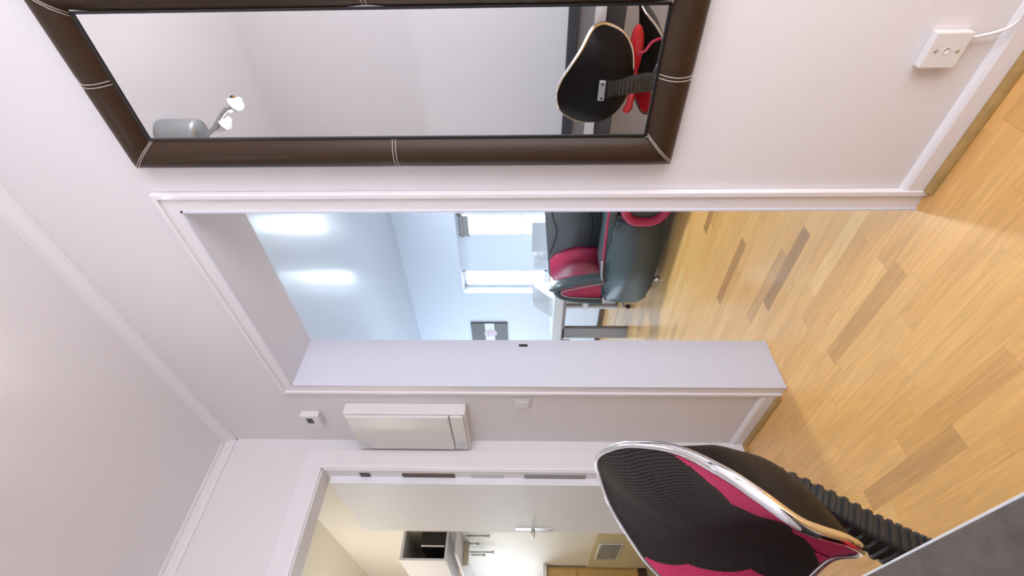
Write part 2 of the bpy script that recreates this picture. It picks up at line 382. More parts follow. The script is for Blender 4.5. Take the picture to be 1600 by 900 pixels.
obj('pane', newb(KX-.045, KX-.04, -1.03, 0, .96, 1.6), 'glass', wk)
bm = bmesh.new()
for k in range(12): box(bm, KX-.03, KX-.02, -.25, -.03, 1.0+k*.045, 1.006+k*.045)
obj('lattice', bm, 'steel', wk)

# ------------------------------------------------------------------ kitchen door leaf, standing open
dt = struct('door_1', newb(-0.76, -0.06, -0.197, -0.157, 0.012, 2.06, 0.002), 'kdoor')
for sy, y in ((-1, -0.197), (1, -0.157)):
    bm = newb(-0.715, -0.672, y-.004 if sy < 0 else y, y if sy < 0 else y+.004, .93, 1.15, .0015)
    hp = obj('handle_plate', bm, 'steel', dt)
    bm = bmesh.new(); tube(bm, [(-.693, y, 1.05), (-.693, y+sy*.045, 1.05)], .009)
    tube(bm, crom([(-.693, y+sy*.045, 1.05), (-.66, y+sy*.05, 1.05), (-.58, y+sy*.045, 1.046)], 5), .008)
    obj('handle', bm, 'steel', dt, True)
for z in (.25, 1.1, 1.85):
    bm = bmesh.new(); tube(bm, [(-.052, -.150, z-.045), (-.052, -.150, z+.045)], .007); box(bm, -.10, -.05, -.1575, -.1555, z-.04, z+.04)
    obj('hinge', bm, 'steel', dt, True)

# ------------------------------------------------------------------ leather framed mirror
X0, X1, Z0, Z1 = 1.590, 2.043, 0.718, 2.142; FW, FD = 0.080, 0.045
mt = thing('wall_mirror', 'tall wall mirror in a padded dark brown leather frame with pale stitching', 'mirror', (1.8165, 0, 0.718))
prof = [(0, 0), (0, .018), (.004, .028), (.014, .038), (.028, .044), (.042, .045), (.056, .040), (.068, .030), (.076, .021), (.080, .018), (.080, .010)]
def fr_pt(corner, u, d):
    x, z = corner; sx = 1 if x == X0 else -1; sz = 1 if z == Z0 else -1
    return Vector((x+sx*u, -d, z+sz*u))
cs = [(X0, Z0), (X1, Z0), (X1, Z1), (X0, Z1)]
SEAM_U = [p for p in prof]
def padded(u, d, t):
    return d
for i in range(4):
    a, b = cs[i], cs[(i+1) % 4]; bm = bmesh.new(); NS = 24; rows = []
    for k in range(NS+1):
        t = k/NS; dip = 0.0022*max(math.exp(-((t-.5)/.012)**2), math.exp(-(t/.01)**2), math.exp(-((1-t)/.01)**2))
        rows.append([bm.verts.new(fr_pt(a, u, max(d-dip, 0) if d > 0 else 0)*(1-t)+fr_pt(b, u, max(d-dip, 0) if d > 0 else 0)*t) for u, d in prof])
    for A, B in zip(rows, rows[1:]):
        for k in range(len(prof)-1): bm.faces.new((A[k], A[k+1], B[k+1], B[k]))
    fo = obj('frame_rail', bm, 'leather', mt, True)
    # double row of stitches at the middle seam and at the mitre
    A = Vector(fr_pt(a, 0, 0)); B = Vector(fr_pt(b, 0, 0)); dr = (B-A).normalized()
    for off in (-.004, .004):
        bm = bmesh.new()
        L_ = [(fr_pt(a, u, d+.0006)+fr_pt(b, u, d+.0006))*.5+dr*off for u, d in prof[1:-2]]
        tube(bm, L_, .0008, 6); obj('stitching', bm, 'stitch', mt, True, label='row of pale stitching')
    for off in (.005, .011):
        L_ = [fr_pt(a, u, d+.0006)+dr*off for u, d in prof[1:-2]]
        bm = bmesh.new(); tube(bm, L_, .0008, 6); obj('stitching', bm, 'stitch', mt, True, label='row of pale stitching')
bm = bmesh.new()
for x0, x1, z0, z1 in ((X0+FW-.002, X0+FW+.004, Z0+FW, Z1-FW), (X1-FW-.004, X1-FW+.002, Z0+FW, Z1-FW), (X0+FW, X1-FW, Z0+FW-.002, Z0+FW+.004), (X0+FW, X1-FW, Z1-FW-.004, Z1-FW+.002)):
    box(bm, x0, x1, -.022, -.010, z0, z1)
obj('inner_lip', bm, 'black', mt)
obj('mirror_glass', newb(X0+FW-.01, X1-FW+.01, -.019, -.012, Z0+FW-.01, Z1-FW+.01), 'mirror', mt, label='clear mirror glass')
obj('backing', newb(X0+.01, X1-.01, -.011, -.0005, Z0+.01, Z1-.01), 'black', mt)

# ------------------------------------------------------------------ small wall fittings
t = thing('junction_box', 'white square cable box low on the wall beneath the mirror', 'socket', (1.863, 0, .145))
bm = newb(1.826, 1.900, -.022, -.0005, .147, .225, .003); obj('cover', bm, 'offwhite', t)
for z in (.163, .209):
    bm = bmesh.new(); lathe(bm, [(.0035, 0), (.0035, .0015), (.002, .002)], (1.863, -.022, z), (0, -1, 0)); obj('screw', bm, 'steel', t, True)
bm = bmesh.new(); lathe(bm, [(.008, 0), (.008, .0006), (.006, .001), (.006, .0004)], (1.863, -.022, .186), (0, -1, 0)); obj('centre_cap', bm, 'offwhite', t, True)
bm = bmesh.new(); tube(bm, crom([(1.885, -.012, .150), (1.89, -.014, .125), (1.900, -.020, .100), (1.915, -.024, .082), (1.95, -.022, .0785), (2.10, -.012, .0785), (2.6, -.010, .0785)], 6), .0035, 10)
tag(obj('cable', bm, 'offwhite', None, True), 'thin white cable running from the cable box down to the baseboard', 'cable')

t = thing('fuse_box', 'large white fuse box with a blank cover beside the opening', 'fuse box', (.2, 0, 1.36))
obj('cabinet_body', newb(.035, .362, -.055, -.0005, 1.365, 1.918, .004), 'offwhite', t)
bm = newb(.045, .352, -.068, -.055, 1.44, 1.908, .005, 3); obj('cover', bm, 'offwhite', t)
bm = newb(.045, .352, -.066, -.055, 1.375, 1.434, .004, 3); obj('lower_cover', bm, 'offwhite', t)
obj('vent_plate', newb(.062, .105, -.0695, -.068, 1.85, 1.89, .0005), 'lgrey', t, label='small grey plate')
obj('vent_plate', newb(.062, .12, -.0675, -.066, 1.385, 1.425, .0005), 'lgrey', t, label='small grey plate')
t = thing('intercom_box', 'small white wall device with a dark display above the fuse box', 'device', (.235, 0, 2.06))
obj('case', newb(.178, .287, -.030, -.0005, 2.062, 2.150, .004), 'offwhite', t)
obj('display', newb(.225, .268, -.0312, -.030, 2.094, 2.124, .0005), 'black', t, label='dark display window')
t = thing('light_switch', 'square white light switch on the wall near the opening casing', 'switch', (.37, 0, 1.07))
obj('plate', newb(.330, .408, -.008, -.0005, 1.072, 1.150, .002), 'offwhite', t)
obj('rocker', newb(.340, .398, -.013, -.008, 1.082, 1.140, .003), 'offwhite', t)

# ------------------------------------------------------------------ desk the camera stands over
t = thing('desk', 'dark grey desk with a pale front edge in the foreground corner', 'desk', (1.85, -1.3, 0))
DY = -1.008
obj('desk_top', newb(.55, 3.15, -1.625, DY-.002, .772, .820, .002), 'desk', t)
obj('edge_band', newb(.55, 3.15, DY-.002, DY, .774, .8185, .0008), 'alu', t, label='pale metallic front edge')
obj('front_panel', newb(.58, 3.12, DY-.05, DY-.03, .690, .772), 'deskd', t)
obj('back_ledge', newb(.55, 3.15, -1.638, -1.60, .820, .872, .002), 'deskd', t)
for x0 in (.56, 3.06):
    obj('side_leg', newb(x0, x0+.04, -1.62, DY-.02, 0.001, .772, .002), 'deskd', t)

# ------------------------------------------------------------------ task chair with winged mesh back
def closed_loop(pts, n): return crom(pts, n, closed=True)
ct = thing('task_chair', 'black mesh task chair with crimson side strips and chrome rim at the dark desk', 'chair', (1.44, -1.12, 0))
LOOP = [(1.415, -.768, .966), (1.465, -.758, .974), (1.515, -.765, .957), (1.555, -.778, .928), (1.608, -.812, .884), (1.655, -.864, .848),
        (1.667, -.897, .820), (1.661, -.927, .780), (1.632, -.934, .718), (1.588, -.932, .678), (1.543, -.924, .661), (1.476, -.911, .654), (1.412, -.917, .657),
        (1.362, -.933, .670), (1.322, -.942, .694), (1.291, -.942, .730), (1.275, -.930, .778), (1.276, -.910, .829), (1.296, -.880, .875), (1.330, -.842, .912), (1.370, -.802, .946)]
SUB = 16
B = closed_loop(LOOP, SUB); NB = len(B)
CF, CR = Vector((1.460, -.872, .800)), Vector((1.445, -.772, .790))
def surf(i, r, front):
    b = B[i % NB]
    if front:
        p = CF+(b-CF)*r; p.y = b.y+(CF.y-b.y)*(1-r**2.2)
    else:
        p = CR+(b-CR)*r; p.y = b.y+(CR.y-b.y)*(1-r**3.7)
    return p
RN = 64
def is_pink(i, r):
    s = (i % NB)/SUB
    if 3.6 < s < 11.6:
        wd = .40*min(1, (s-3.6)/1.8)*min(1, (11.6-s)/1.8)
        return r > 1-wd
    if 12.6 < s < 18.4:
        wd = .34*min(1, (s-12.6)/1.4)*min(1, (18.4-s)/1.3); return r > 1-wd
    return False
def patch(sel, front, name, m, smooth=True, label=None):
    bm = bmesh.new(); uvl = bm.loops.layers.uv.new('UVMap'); vs = {}
    def V(i, j):
        i %= NB
        k = (i, j) if j > 0 else (0, 0)
        if k not in vs:
            vs[k] = bm.verts.new(surf(i, j/RN, front))
        return vs[k]
    for i in range(NB):
        for j in range(RN):
            if not sel(i, (j+.5)/RN): continue
            f = (V(i, j), V(i+1, j), V(i+1, j+1), V(i, j+1)) if j > 0 else (V(i, 0), V(i+1, 1), V(i, 1))
            try: fc = bm.faces.new(f)
            except ValueError: continue
            for l in fc.loops: l[uvl].uv = (l.vert.co.x*1.0, l.vert.co.z*1.0)
    return obj(name, bm, m, ct, smooth, label)
patch(lambda i, r: not is_pink(i, r), True, 'backrest', 'meshblack')
patch(lambda i, r: is_pink(i, r) and (i/SUB) < 11, True, 'side_strip', 'meshpink', label='crimson mesh side strip')
patch(lambda i, r: is_pink(i, r) and (i/SUB) > 11, True, 'side_strip', 'meshpink', label='crimson mesh side strip')
patch(lambda i, r: True, False, 'back_shell', 'gloss', label='glossy black back shell')
def rim_r(t):
    s = t*len(LOOP)
    return .0042+.0045*math.exp(-((s-6)/3.2)**2)
bm = bmesh.new(); tube(bm, B, rim_r, 10, closed=True); obj('chrome_rim', bm, 'chrome', ct, True, label='polished chrome rim')
# bracket plate with two bolts and the ribbed bellows over the back bar
bm = newb(-.038, .040, -.010, .006, -.013, .013, .006, 3)
bmesh.ops.translate(bm, vec=(1.470, -.764, .797), verts=bm.verts[:])
obj('bracket', bm, 'grey', ct, label='grey metal bracket')
for dx in (-.027, .028):
    bm = bmesh.new(); lathe(bm, [(.005, 0), (.005, .003), (.003, .004)], (1.470+dx, -.760, .797), (0, 1, 0), 12); obj('bolt', bm, 'black', ct, True)
path = crom([(1.474, -.777, .782), (1.474, -.787, .755), (1.474, -.803, .70), (1.470, -.838, .635), (1.461, -.872, .575), (1.452, -.894, .525), (1.443, -.912, .485), (1.438, -.96, .455), (1.434, -1.02, .450)], 24)
bm = bmesh.new(); prof_n = 20
rings = []
for i, p in enumerate(path):
    tt = (path[min(i+1, len(path)-1)]-path[max(i-1, 0)]).normalized(); a = Vector((1, 0, 0)); b_ = tt.cross(a)
    rr = 1.0 if (i % 6) < 3 else 0.88
    ring = []
    for k in range(prof_n):
        th = 2*PI*k/prof_n; cx, cy = math.cos(th), math.sin(th)
        sx = math.copysign(abs(cx)**.4, cx)*.034*rr; sy = math.copysign(abs(cy)**.4, cy)*(.014+.010*min(1, i/100))*rr
        ring.append(bm.verts.new(p+a*sx+b_*sy))
    rings.append(ring)
for A, Bq in zip(rings, rings[1:]):
    for k in range(prof_n): bm.faces.new((A[k], A[(k+1) % prof_n], Bq[(k+1) % prof_n], Bq[k]))
bm.faces.new(rings[0][::-1]); bm.faces.new(rings[-1])
obj('ribbed_sleeve', bm, 'rubber', ct, False, label='black ribbed rubber sleeve')
# seat: dished pad, black middle, crimson ends, chrome rim towards the mirror
SL = [(1.235, -1.20, .55), (1.215, -1.12, .53), (1.25, -1.06, .515), (1.33, -1.045, .52), (1.40, -1.05, .535), (1.46, -1.06, .52), (1.53, -1.07, .50), (1.60, -1.08, .545),
      (1.66, -1.10, .607), (1.70, -1.18, .63), (1.69, -1.28, .62), (1.62, -1.38, .57), (1.50, -1.44, .54), (1.38, -1.43, .54), (1.27, -1.34, .56)]
S = crom(SL, 6, closed=True); NSr = len(S); SCn = Vector((1.46, -1.22, .500))
def seat_patch(sel, name, m, label=None, dz=0):
    bm = bmesh.new(); vs = {}; uvl = bm.loops.layers.uv.new('UVMap')
    def V(i, j):
        i %= NSr; k = (i, j) if j else (0, 0)
        if k not in vs:
            r = j/16; p = SCn+(S[i]-SCn)*r; p.z = S[i].z+(SCn.z-S[i].z)*(1-r**2)+dz*(1-r**3); vs[k] = bm.verts.new(p)
        return vs[k]
    for i in range(NSr):
        for j in range(16):
            p = SCn+(S[i]-SCn)*((j+.5)/16)
            if not sel(p): continue
            f = (V(i, j), V(i+1, j), V(i+1, j+1), V(i, j+1)) if j else (V(i, 0), V(i+1, 1), V(i, 1))
            fc = bm.faces.new(f)
            for l in fc.loops: l[uvl].uv = (l.vert.co.x, l.vert.co.y)
    return obj(name, bm, m, ct, True, label)
seat_patch(lambda p: 1.33 < p.x < 1.59, 'seat', 'meshblack')
seat_patch(lambda p: p.x >= 1.59, 'seat_wing', 'redsh', 'red seat wing')
seat_patch(lambda p: p.x <= 1.33, 'seat_wing', 'redsh', 'red seat wing')
seat_patch(lambda p: True, 'seat_underside', 'black', dz=-.03)
bm = bmesh.new(); tube(bm, S, .0055, 8, closed=True); obj('chrome_rim', bm, 'chrome', ct, True, label='polished chrome rim')
# red leaf shaped lumbar bridge between seat and back
bm = bmesh.new(); ln = 24; lp = crom([(1.640, -.995, .642), (1.59, -.99, .640), (1.50, -.985, .634), (1.40, -.985, .628), (1.33, -.99, .628), (1.272, -1.0, .636)], 5)
rows = []
for i, p in enumerate(lp):
    t_ = i/(len(lp)-1); hw = .004+.024*math.sin(PI*min(1, t_*1.9))**.8*(t_ < .5)+(.0115 if t_ >= .5 else .0)
    if t_ < .5: hw = max(hw, .0115*min(1, t_*4))
    if t_ > .82: hw = .0115+.010*math.sin(PI*(t_-.82)/.18)
    if t_ > .97: hw = .005
    rows.append([bm.verts.new(p+Vector((0, d_, v*hw))) for v, d_ in ((-1, 0), (-.5, .010), (0, .013), (.5, .010), (1, 0), (.5, -.006), (-.5, -.006))])
for A, Bq in zip(rows, rows[1:]):
    for k in range(7): bm.faces.new((A[k], A[(k+1) % 7], Bq[(k+1) % 7], Bq[k]))
bm.faces.new(rows[0][::-1]); bm.faces.new(rows[-1])
obj('lumbar_bridge', bm, 'redsh', ct, True, label='glossy red lumbar bridge')
bm = bmesh.new(); tube(bm, crom([(1.535, -.975, .630), (1.545, -.972, .605), (1.570, -1.00, .575), (1.568, -1.05, .53)], 5), .006, 8, flat=.5)
obj('pull_strap', bm, 'pinkl', ct, True, label='pink strap')
bm = bmesh.new(); tube(bm, [(1.45, -1.18, .09), (1.45, -1.18, .30)], .027, 20); tube(bm, [(1.45, -1.18, .30), (1.45, -1.18, .48)], .016, 16); obj('gas_column', bm, 'black', ct, True)
bm = newb(1.38, 1.52, -1.28, -1.0, .44, .485, .01); obj('tilt_mechanism', bm, 'black', ct)
for k in range(5):
    a = k*2*PI/5+.75; dx, dy = math.cos(a), math.sin(a)
    bm = bmesh.new(); tube(bm, [(1.45+dx*.02, -1.18+dy*.02, .105), (1.45+dx*.16, -1.18+dy*.16, .09), (1.45+dx*.27, -1.18+dy*.27, .072)], lambda q: .022-.008*q, 10, flat=.7)
    obj('base_leg', bm, 'black', ct, True)
    bm = bmesh.new(); c = Vector((1.45+dx*.27, -1.18+dy*.27, .0)); sd = Vector((-dy, dx, 0))
    for s in (-1, 1): lathe(bm, [(.024, 0), (.026, .003), (.026, .015), (.024, .018)], c+Vector((0, 0, .0262))+sd*(s*.018)-sd*.009, sd, 18)
    tube(bm, [c+Vector((0, 0, .026)), c+Vector((0, 0, .075))], .007, 8)
    obj('caster', bm, 'black', ct, True)

# ------------------------------------------------------------------ hall ceiling spot lamp
lt = thing('ceiling_spotlight', 'silver ceiling spotlight with a curved arm and lit round heads, seen in the mirror', 'lamp', (1.31, -.86, H))
bm = bmesh.new(); lathe(bm, [(.050, 0), (.056, .004), (.058, .02), (.058, .150), (.054, .164), (.02, .168)], (1.32, -.745, H-.0005), (0, 0, -1), 32); obj('ceiling_canopy', bm, 'satin', lt, True)
bm = bmesh.new(); tube(bm, crom([(1.30, -.755, 2.462), (1.305, -.76, 2.45), (1.33, -.768, 2.41), (1.38, -.778, 2.36), (1.415, -.785, 2.315)], 6), .009, 10)
tube(bm, crom([(1.32, -.765, 2.42), (1.328, -.782, 2.40), (1.335, -.79, 2.385)], 6), .007, 10)
tube(bm, crom([(1.30, -.755, 2.462), (1.28, -.72, 2.47), (1.245, -.60, 2.52), (1.225, -.50, 2.55)], 6), .008, 10)
obj('arm', bm, 'satin', lt, True)
def head(pos, d, e):
    p = Vector(pos); d = Vector(d).normalized(); bm = bmesh.new()
    lathe(bm, [(.009, -.046), (.016, -.041), (.023, -.024), (.032, .003), (.035, .012), (.032, .010), (.025, .002)], p, d, 24)
    ho = obj('lamp_head', bm, 'chrome', lt, True)
    bm = bmesh.new(); lathe(bm, [(.023, .003), (.023, .006), (.018, .010), (.008, .012)], p, d, 20)
    obj('bulb', bm, 'bulb', lt, True, label='lit bulb')
    l = bpy.data.lights.new('bulb_light', 'POINT'); l.energy = e; l.color = (1.0, .95, .92); l.shadow_soft_size = .012
    o = bpy.data.objects.new('bulb_light', l); COL.objects.link(o); o.location = p+d*.030
    o.rotation_euler = d.to_track_quat('-Z', 'Y').to_euler()
head((1.424, -.785, 2.287), (.55, .1, -.8), 0.9)
head((1.338, -.792, 2.378), (.4, -.1, -.8), 0.6)
head((1.222, -.462, 2.535), (-.5, .1, -.45), 0.2)
# added ceiling light, hidden past the jamb, to brighten the living room floor
ll = thing('added_living_lamp', 'added flat round ceiling light, unseen, brightening the living room', 'lamp', (.40, 2.3, H))
bm = bmesh.new(); lathe(bm, [(.17, 0), (.18, .02), (.17, .05), (.12, .06), (.02, .062)], (.40, 2.3, H-.001), (0, 0, -1), 32); obj('shade', bm, 'white', ll, True)
l = bpy.data.lights.new('living_fill_light', 'AREA'); l.shape = 'DISK'; l.size = .30; l.energy = 60; l.color = (.84, .91, 1.0)
o = bpy.data.objects.new('living_fill_light', l); COL.objects.link(o); o.location = (.40, 2.3, H-.08)
# kitchen ceiling lamp
lk = thing('kitchen_ceiling_lamp', 'round opal ceiling lamp in the kitchen', 'lamp', (-1.9, -.95, H))
bm = bmesh.new(); lathe(bm, [(.15, 0), (.16, .02), (.15, .05), (.10, .075), (.02, .085)], (-1.9, -.95, H-.001), (0, 0, -1), 28); obj('shade', bm, 'white', lk, True)
l = bpy.data.lights.new('kitchen_lamp_light', 'POINT'); l.energy = 19; l.color = (1.0, .91, .80); l.shadow_soft_size = .12
o = bpy.data.objects.new('kitchen_lamp_light', l); COL.objects.link(o); o.location = (-1.9, -.95, H-.22)

# ------------------------------------------------------------------ living room: leather armchair
at = thing('leather_armchair', 'low slate grey leather armchair with crimson panels standing in the living room', 'armchair', (-.1, 1.85, 0))
def rbox(x0, x1, y0, y1, z0, z1, b=.03, s=4): return newb(x0, x1, y0, y1, z0, z1, b, s)
SLB = [(.19, .463), (-.165, .466), (-.45, .468), (-.63, .456), (-.70, .42), (-.722, .33), (-.728, .223), (-.715, .125), (-.665, .078), (-.50, .062), (-.165, .058), (.19, .055)]
bm = bmesh.new(); prism(bm, SLB, lambda u, v, d: Vector((u, 1.60+d, v)), .20)
bmesh.ops.bevel(bm, geom=[e for e in bm.edges if abs(e.verts[0].co.y-e.verts[1].co.y) < .01], offset=.035, segments=5, affect='EDGES', clamp_overlap=True)
obj('front_bolster', bm, 'slate', at, True, label='slate leather front bolster')
bm = rbox(-.66, .80, 1.76, 2.04, .09, .43, .04, 4); obj('seat_base', bm, 'slate', at, True)
ring = [(.455+.295*math.copysign(abs(math.cos(a))**.7, math.cos(a)), .246+.165*math.copysign(abs(math.sin(a))**.7, math.sin(a))) for a in [k*2*PI/40 for k in range(40)]]
bm = bmesh.new(); tube(bm, [(x, 1.60, z) for x, z in ring], .033, 12, closed=True); obj('crimson_roll', bm, 'pinkl', at, True, label='crimson padded roll')
bm = bmesh.new(); prism(bm, ring, lambda u, v, d: Vector((u, 1.615+d, v)), .15); obj('inner_panel', bm, 'greyl', at, label='dark grey inner panel')
def slab(bm, pts, y0, y1): prism(bm, pts, lambda u, v, d: Vector((u, y0+d+(v-.45)*.06, v)), y1-y0)
bm = bmesh.new(); slab(bm, [(-.74, .43), (.80, .43), (.82, .70), (.80, .99), (.10, .945), (-.47, .897), (-.70, .880), (-.76, .84), (-.78, .70)], 1.92, 2.01)
bmesh.ops.bevel(bm, geom=bm.edges[:], offset=.012, segments=3, affect='EDGES')
obj('backrest', bm, 'greyl', at, True)
pk = [(-.518, .878), (-.444, .843), (-.40, .769), (-.36, .70), (-.347, .60), (-.351, .43), (-.634, .43), (-.657, .64), (-.713, .773), (-.745, .835), (-.673, .865)]
bm = bmesh.new(); slab(bm, pk, 1.885, 1.925)
bmesh.ops.bevel(bm, geom=bm.edges[:], offset=.006, segments=3, affect='EDGES'); obj('corner_panel', bm, 'pinkl', at, True, label='crimson leather corner panel')
bm = bmesh.new(); tube(bm, crom([(.8, 1.925, .61), (.2, 1.925, .60), (.03, 1.925, .585), (-.09, 1.922, .552), (-.25, 1.92, .545), (-.35, 1.91, .567)], 5), .007, 6); obj('piping', bm, 'black', at, True)
bm = bmesh.new(); tube(bm, crom([(.1, 1.93, .89), (-.05, 1.93, .87), (-.2, 1.93, .83), (-.45, 1.93, .885)], 5), .005, 6); obj('piping', bm, 'black', at, True)
bm = rbox(-.40, .80, 1.625, 1.95, .425, .485, .025, 4); obj('seat_cushion', bm, 'slate', at, True)
bm = bmesh.new(); tube(bm, crom([(-.39, 1.62, .471), (-.2, 1.615, .482), (-.05, 1.615, .490), (.24, 1.615, .497), (.8, 1.615, .50)], 5), .009, 8); obj('cord', bm, 'pinkl', at, True, label='crimson cord')
bm = bmesh.new(); tube(bm, crom([(-.425, 1.60, .468), (-.36, 1.597, .482), (-.22, 1.60, .492)], 5), .010, 8); obj('trim_cap', bm, 'satin', at, True, label='bright metal end cap')
AL = [(-.437, 1.64, .44), (-.46, 1.64, .60), (-.497, 1.64, .745), (-.535, 1.65, .812), (-.585, 1.66, .837), (-.64, 1.67, .82), (-.672, 1.67, .77), (-.683, 1.66, .70), (-.688, 1.65, .59), (-.69, 1.64, .44)]
bm = bmesh.new(); tube(bm, crom(AL, 6), .029, 12, flat=2.0, ref=(1, 0, 0)); obj('armrest', bm, 'slate', at, True, label='dark padded arm')
bm = bmesh.new(); prism(bm, [(-.455, .45), (-.485, .60), (-.52, .73), (-.555, .795), (-.60, .80), (-.645, .76), (-.665, .68), (-.67, .45)], lambda u, v, d: Vector((u, 1.635+d, v)), .03)
obj('arm_panel', bm, 'pinkl', at, label='crimson arm panel')
bm = bmesh.new(); tube(bm, crom([(-.455, 1.59, .455), (-.49, 1.59, .60), (-.53, 1.59, .735), (-.56, 1.595, .79), (-.60, 1.60, .78), (-.63, 1.60, .70), (-.64, 1.595, .455)], 6), .0045, 8); obj('arm_piping', bm, 'satin', at, True, label='bright piping')
for cx, cy in ((-.44, 1.64), (.62, 1.66), (-.44, 1.98), (.62, 1.98)):
    bm = bmesh.new(); tube(bm, [(cx, cy, .03), (cx, cy, .10)], .008, 8); lathe(bm, [(.022, 0), (.024, .004), (.024, .02), (.022, .024)], (cx-.012, cy, .0245), (1, 0, 0), 18)
    obj('caster', bm, 'chrome', at, True, label='small chrome caster')

# ------------------------------------------------------------------ living room: white work desk and what stands on it
wt = thing('work_desk', 'long white work desk on grey panel legs behind the armchair', 'desk', (-.9, 2.4, 0))
obj('desk_top', newb(-1.98, .6, 2.08, 2.72, .705, .80, .004), 'white', wt)
obj('under_frame', newb(-1.9, .5, 2.10, 2.14, .672, .705), 'grey', wt, label='grey steel rail')
obj('leg', newb(-1.80, -1.64, 2.10, 2.14, .001, .69, .003), 'grey', wt, label='grey panel leg')
obj('leg', newb(.42, .5, 2.10, 2.14, .001, .69, .003), 'grey', wt, label='grey panel leg')
obj('leg', newb(-1.90, -1.86, 2.64, 2.70, .001, .69, .003), 'grey', wt, label='grey panel leg')
obj('modesty_panel', newb(-1.95, .5, 2.66, 2.70, .02, .70, .003), 'white', wt)
obj('cable_clip', newb(-1.95, -1.83, 2.07, 2.11, .60, .70, .004), 'lgrey', wt)
# white storage boxes / papers / monitor stands on the desk
t = thing('document_tray', 'white letter tray at the left end of the white work desk', 'tray', (-1.5, 2.4, .80))
obj('tray_base', newb(-1.66, -1.36, 2.28, 2.52, .801, .812), 'white', t)
bm = bmesh.new(); prism(bm, [(2.28, .812), (2.52, .812), (2.52, 1.02), (2.46, 1.02)], lambda u, v, d: Vector((-1.66+d, u, v)), .012); obj('side_panel', bm, 'lgrey', t)
bm = bmesh.new(); prism(bm, [(2.28, .812), (2.52, .812), (2.52, 1.00), (2.46, 1.00)], lambda u, v, d: Vector((-1.37+d, u, v)), .012); obj('side_panel', bm, 'white', t)
obj('back_panel', newb(-1.66, -1.36, 2.51, 2.52, .812, 1.01), 'white', t)
t = thing('desk_lamp', 'white jointed desk lamp standing on the work desk before the left window', 'lamp', (-.95, 2.5, .80))
bm = bmesh.new(); lathe(bm, [(.07, 0), (.07, .012), (.02, .02)], (-.95, 2.5, .801)); obj('lamp_base', bm, 'lgrey', t, True)
bm = bmesh.new(); tube(bm, [(-.95, 2.5, .81), (-1.02, 2.5, .93), (-.93, 2.48, 1.0)], .008); obj('lamp_arm', bm, 'steel', t, True)
bm = bmesh.new(); lathe(bm, [(.018, 0), (.03, .03), (.055, .08), (.05, .08)], (-.93, 2.48, 1.0), (.6, -.1, -.7)); obj('lamp_shade', bm, 'lgrey', t, True)
for nm, lb, x0, x1, y0, z1, mm in (('computer_monitor', 'pale grey monitor back on the work desk left of the lamp', -1.22, -.98, 2.58, 1.0, 'lgrey'), ('computer_monitor', 'pale grey monitor back on the work desk close to the armchair back', -.78, -.42, 2.35, 1.03, 'lgrey')):
    t = thing(nm, lb, 'monitor', ((x0+x1)/2, y0, .80))
    obj('screen_housing', newb(x0, x1, y0, y0+.03, .86, z1, .006), mm, t)
    xm = (x0+x1)/2
    obj('stand_neck', newb(xm-.02, xm+.02, y0+.03, y0+.045, .81, .94), 'steel', t)
    obj('stand_foot', newb(xm-.09, xm+.09, y0-.04, y0+.09, .801, .812, .003), 'steel', t)
# white office chair behind the desk leg
t = thing('office_chair', 'pale swivel office chair tucked under the white work desk', 'chair', (-1.25, 2.35, 0))
bm = rbox(-1.44, -1.04, 2.18, 2.56, .43, .49, .03, 4); obj('seat', bm, 'white', t, True)
bm = bmesh.new(); tube(bm, [(-1.25, 2.36, .12), (-1.25, 2.36, .43)], .028, 16); obj('gas_column', bm, 'satin', t, True)
for k in range(5):
    a = k*2*PI/5+.3; dx, dy = math.cos(a)*.22, math.sin(a)*.22
    bm = bmesh.new(); tube(bm, [(-1.25, 2.36, .13), (-1.25+dx, 2.36+dy, .07)], lambda q: .02-.006*q, 10); obj('base_leg', bm, 'grey', t, True)
    bm = bmesh.new(); lathe(bm, [(.022, 0), (.025, .004), (.025, .02), (.022, .024)], (-1.25+dx-.012, 2.36+dy, .0255), (1, 0, 0), 16); tube(bm, [(-1.25+dx, 2.36+dy, .03), (-1.25+dx, 2.36+dy, .075)], .006, 8); obj('caster', bm, 'black', t, True)

# ------------------------------------------------------------------ pictures in the living room
def picture(x0, x1, y, z0, z1, label):
    t = thing('framed_picture', label, 'picture', ((x0+x1)/2, y, z0))
    obj('canvas', newb(x0, x1, y-.025, y-.001, z0, z1, .002), 'dgrey', t)
    h = z1-z0
    obj('pale_band', newb(x0+.001, x1-.001, y-.0265, y-.025, z0+h*.36, z0+h*.62), 'lgrey', t, label='pale grey band')
    bm = bmesh.new(); cx, cz = (x0+x1)/2, (z0+z1)/2; s = h*.14
    for k in range(7):
        a = k*2*PI/7
        lathe(bm, [(s*.5, 0), (s*.42, .002), (.003, .004)], (cx+s*.8*math.cos(a), y-.0255, cz-s*.2+s*.9*math.sin(a)), (0, -1, 0), 14)
    lathe(bm, [(s*.6, 0), (s*.4, .003), (.003, .006)], (cx, y-.0265, cz-s*.2), (0, -1, 0), 14)
    obj('blossom', bm, 'pinkpale', t, True, label='pale pink blossom')
M['pinkpale'] = mat('pale_blossom', (.62, .5, .56), .5)
picture(-3.26, -2.83, LY, 1.34, 1.86, 'dark picture of a pale blossom on the far living room wall left of the windows')
picture(-.98, -.58, 3.32, 1.36, 1.57, 'small dark picture to the right of the windows, cut by the opening casing')

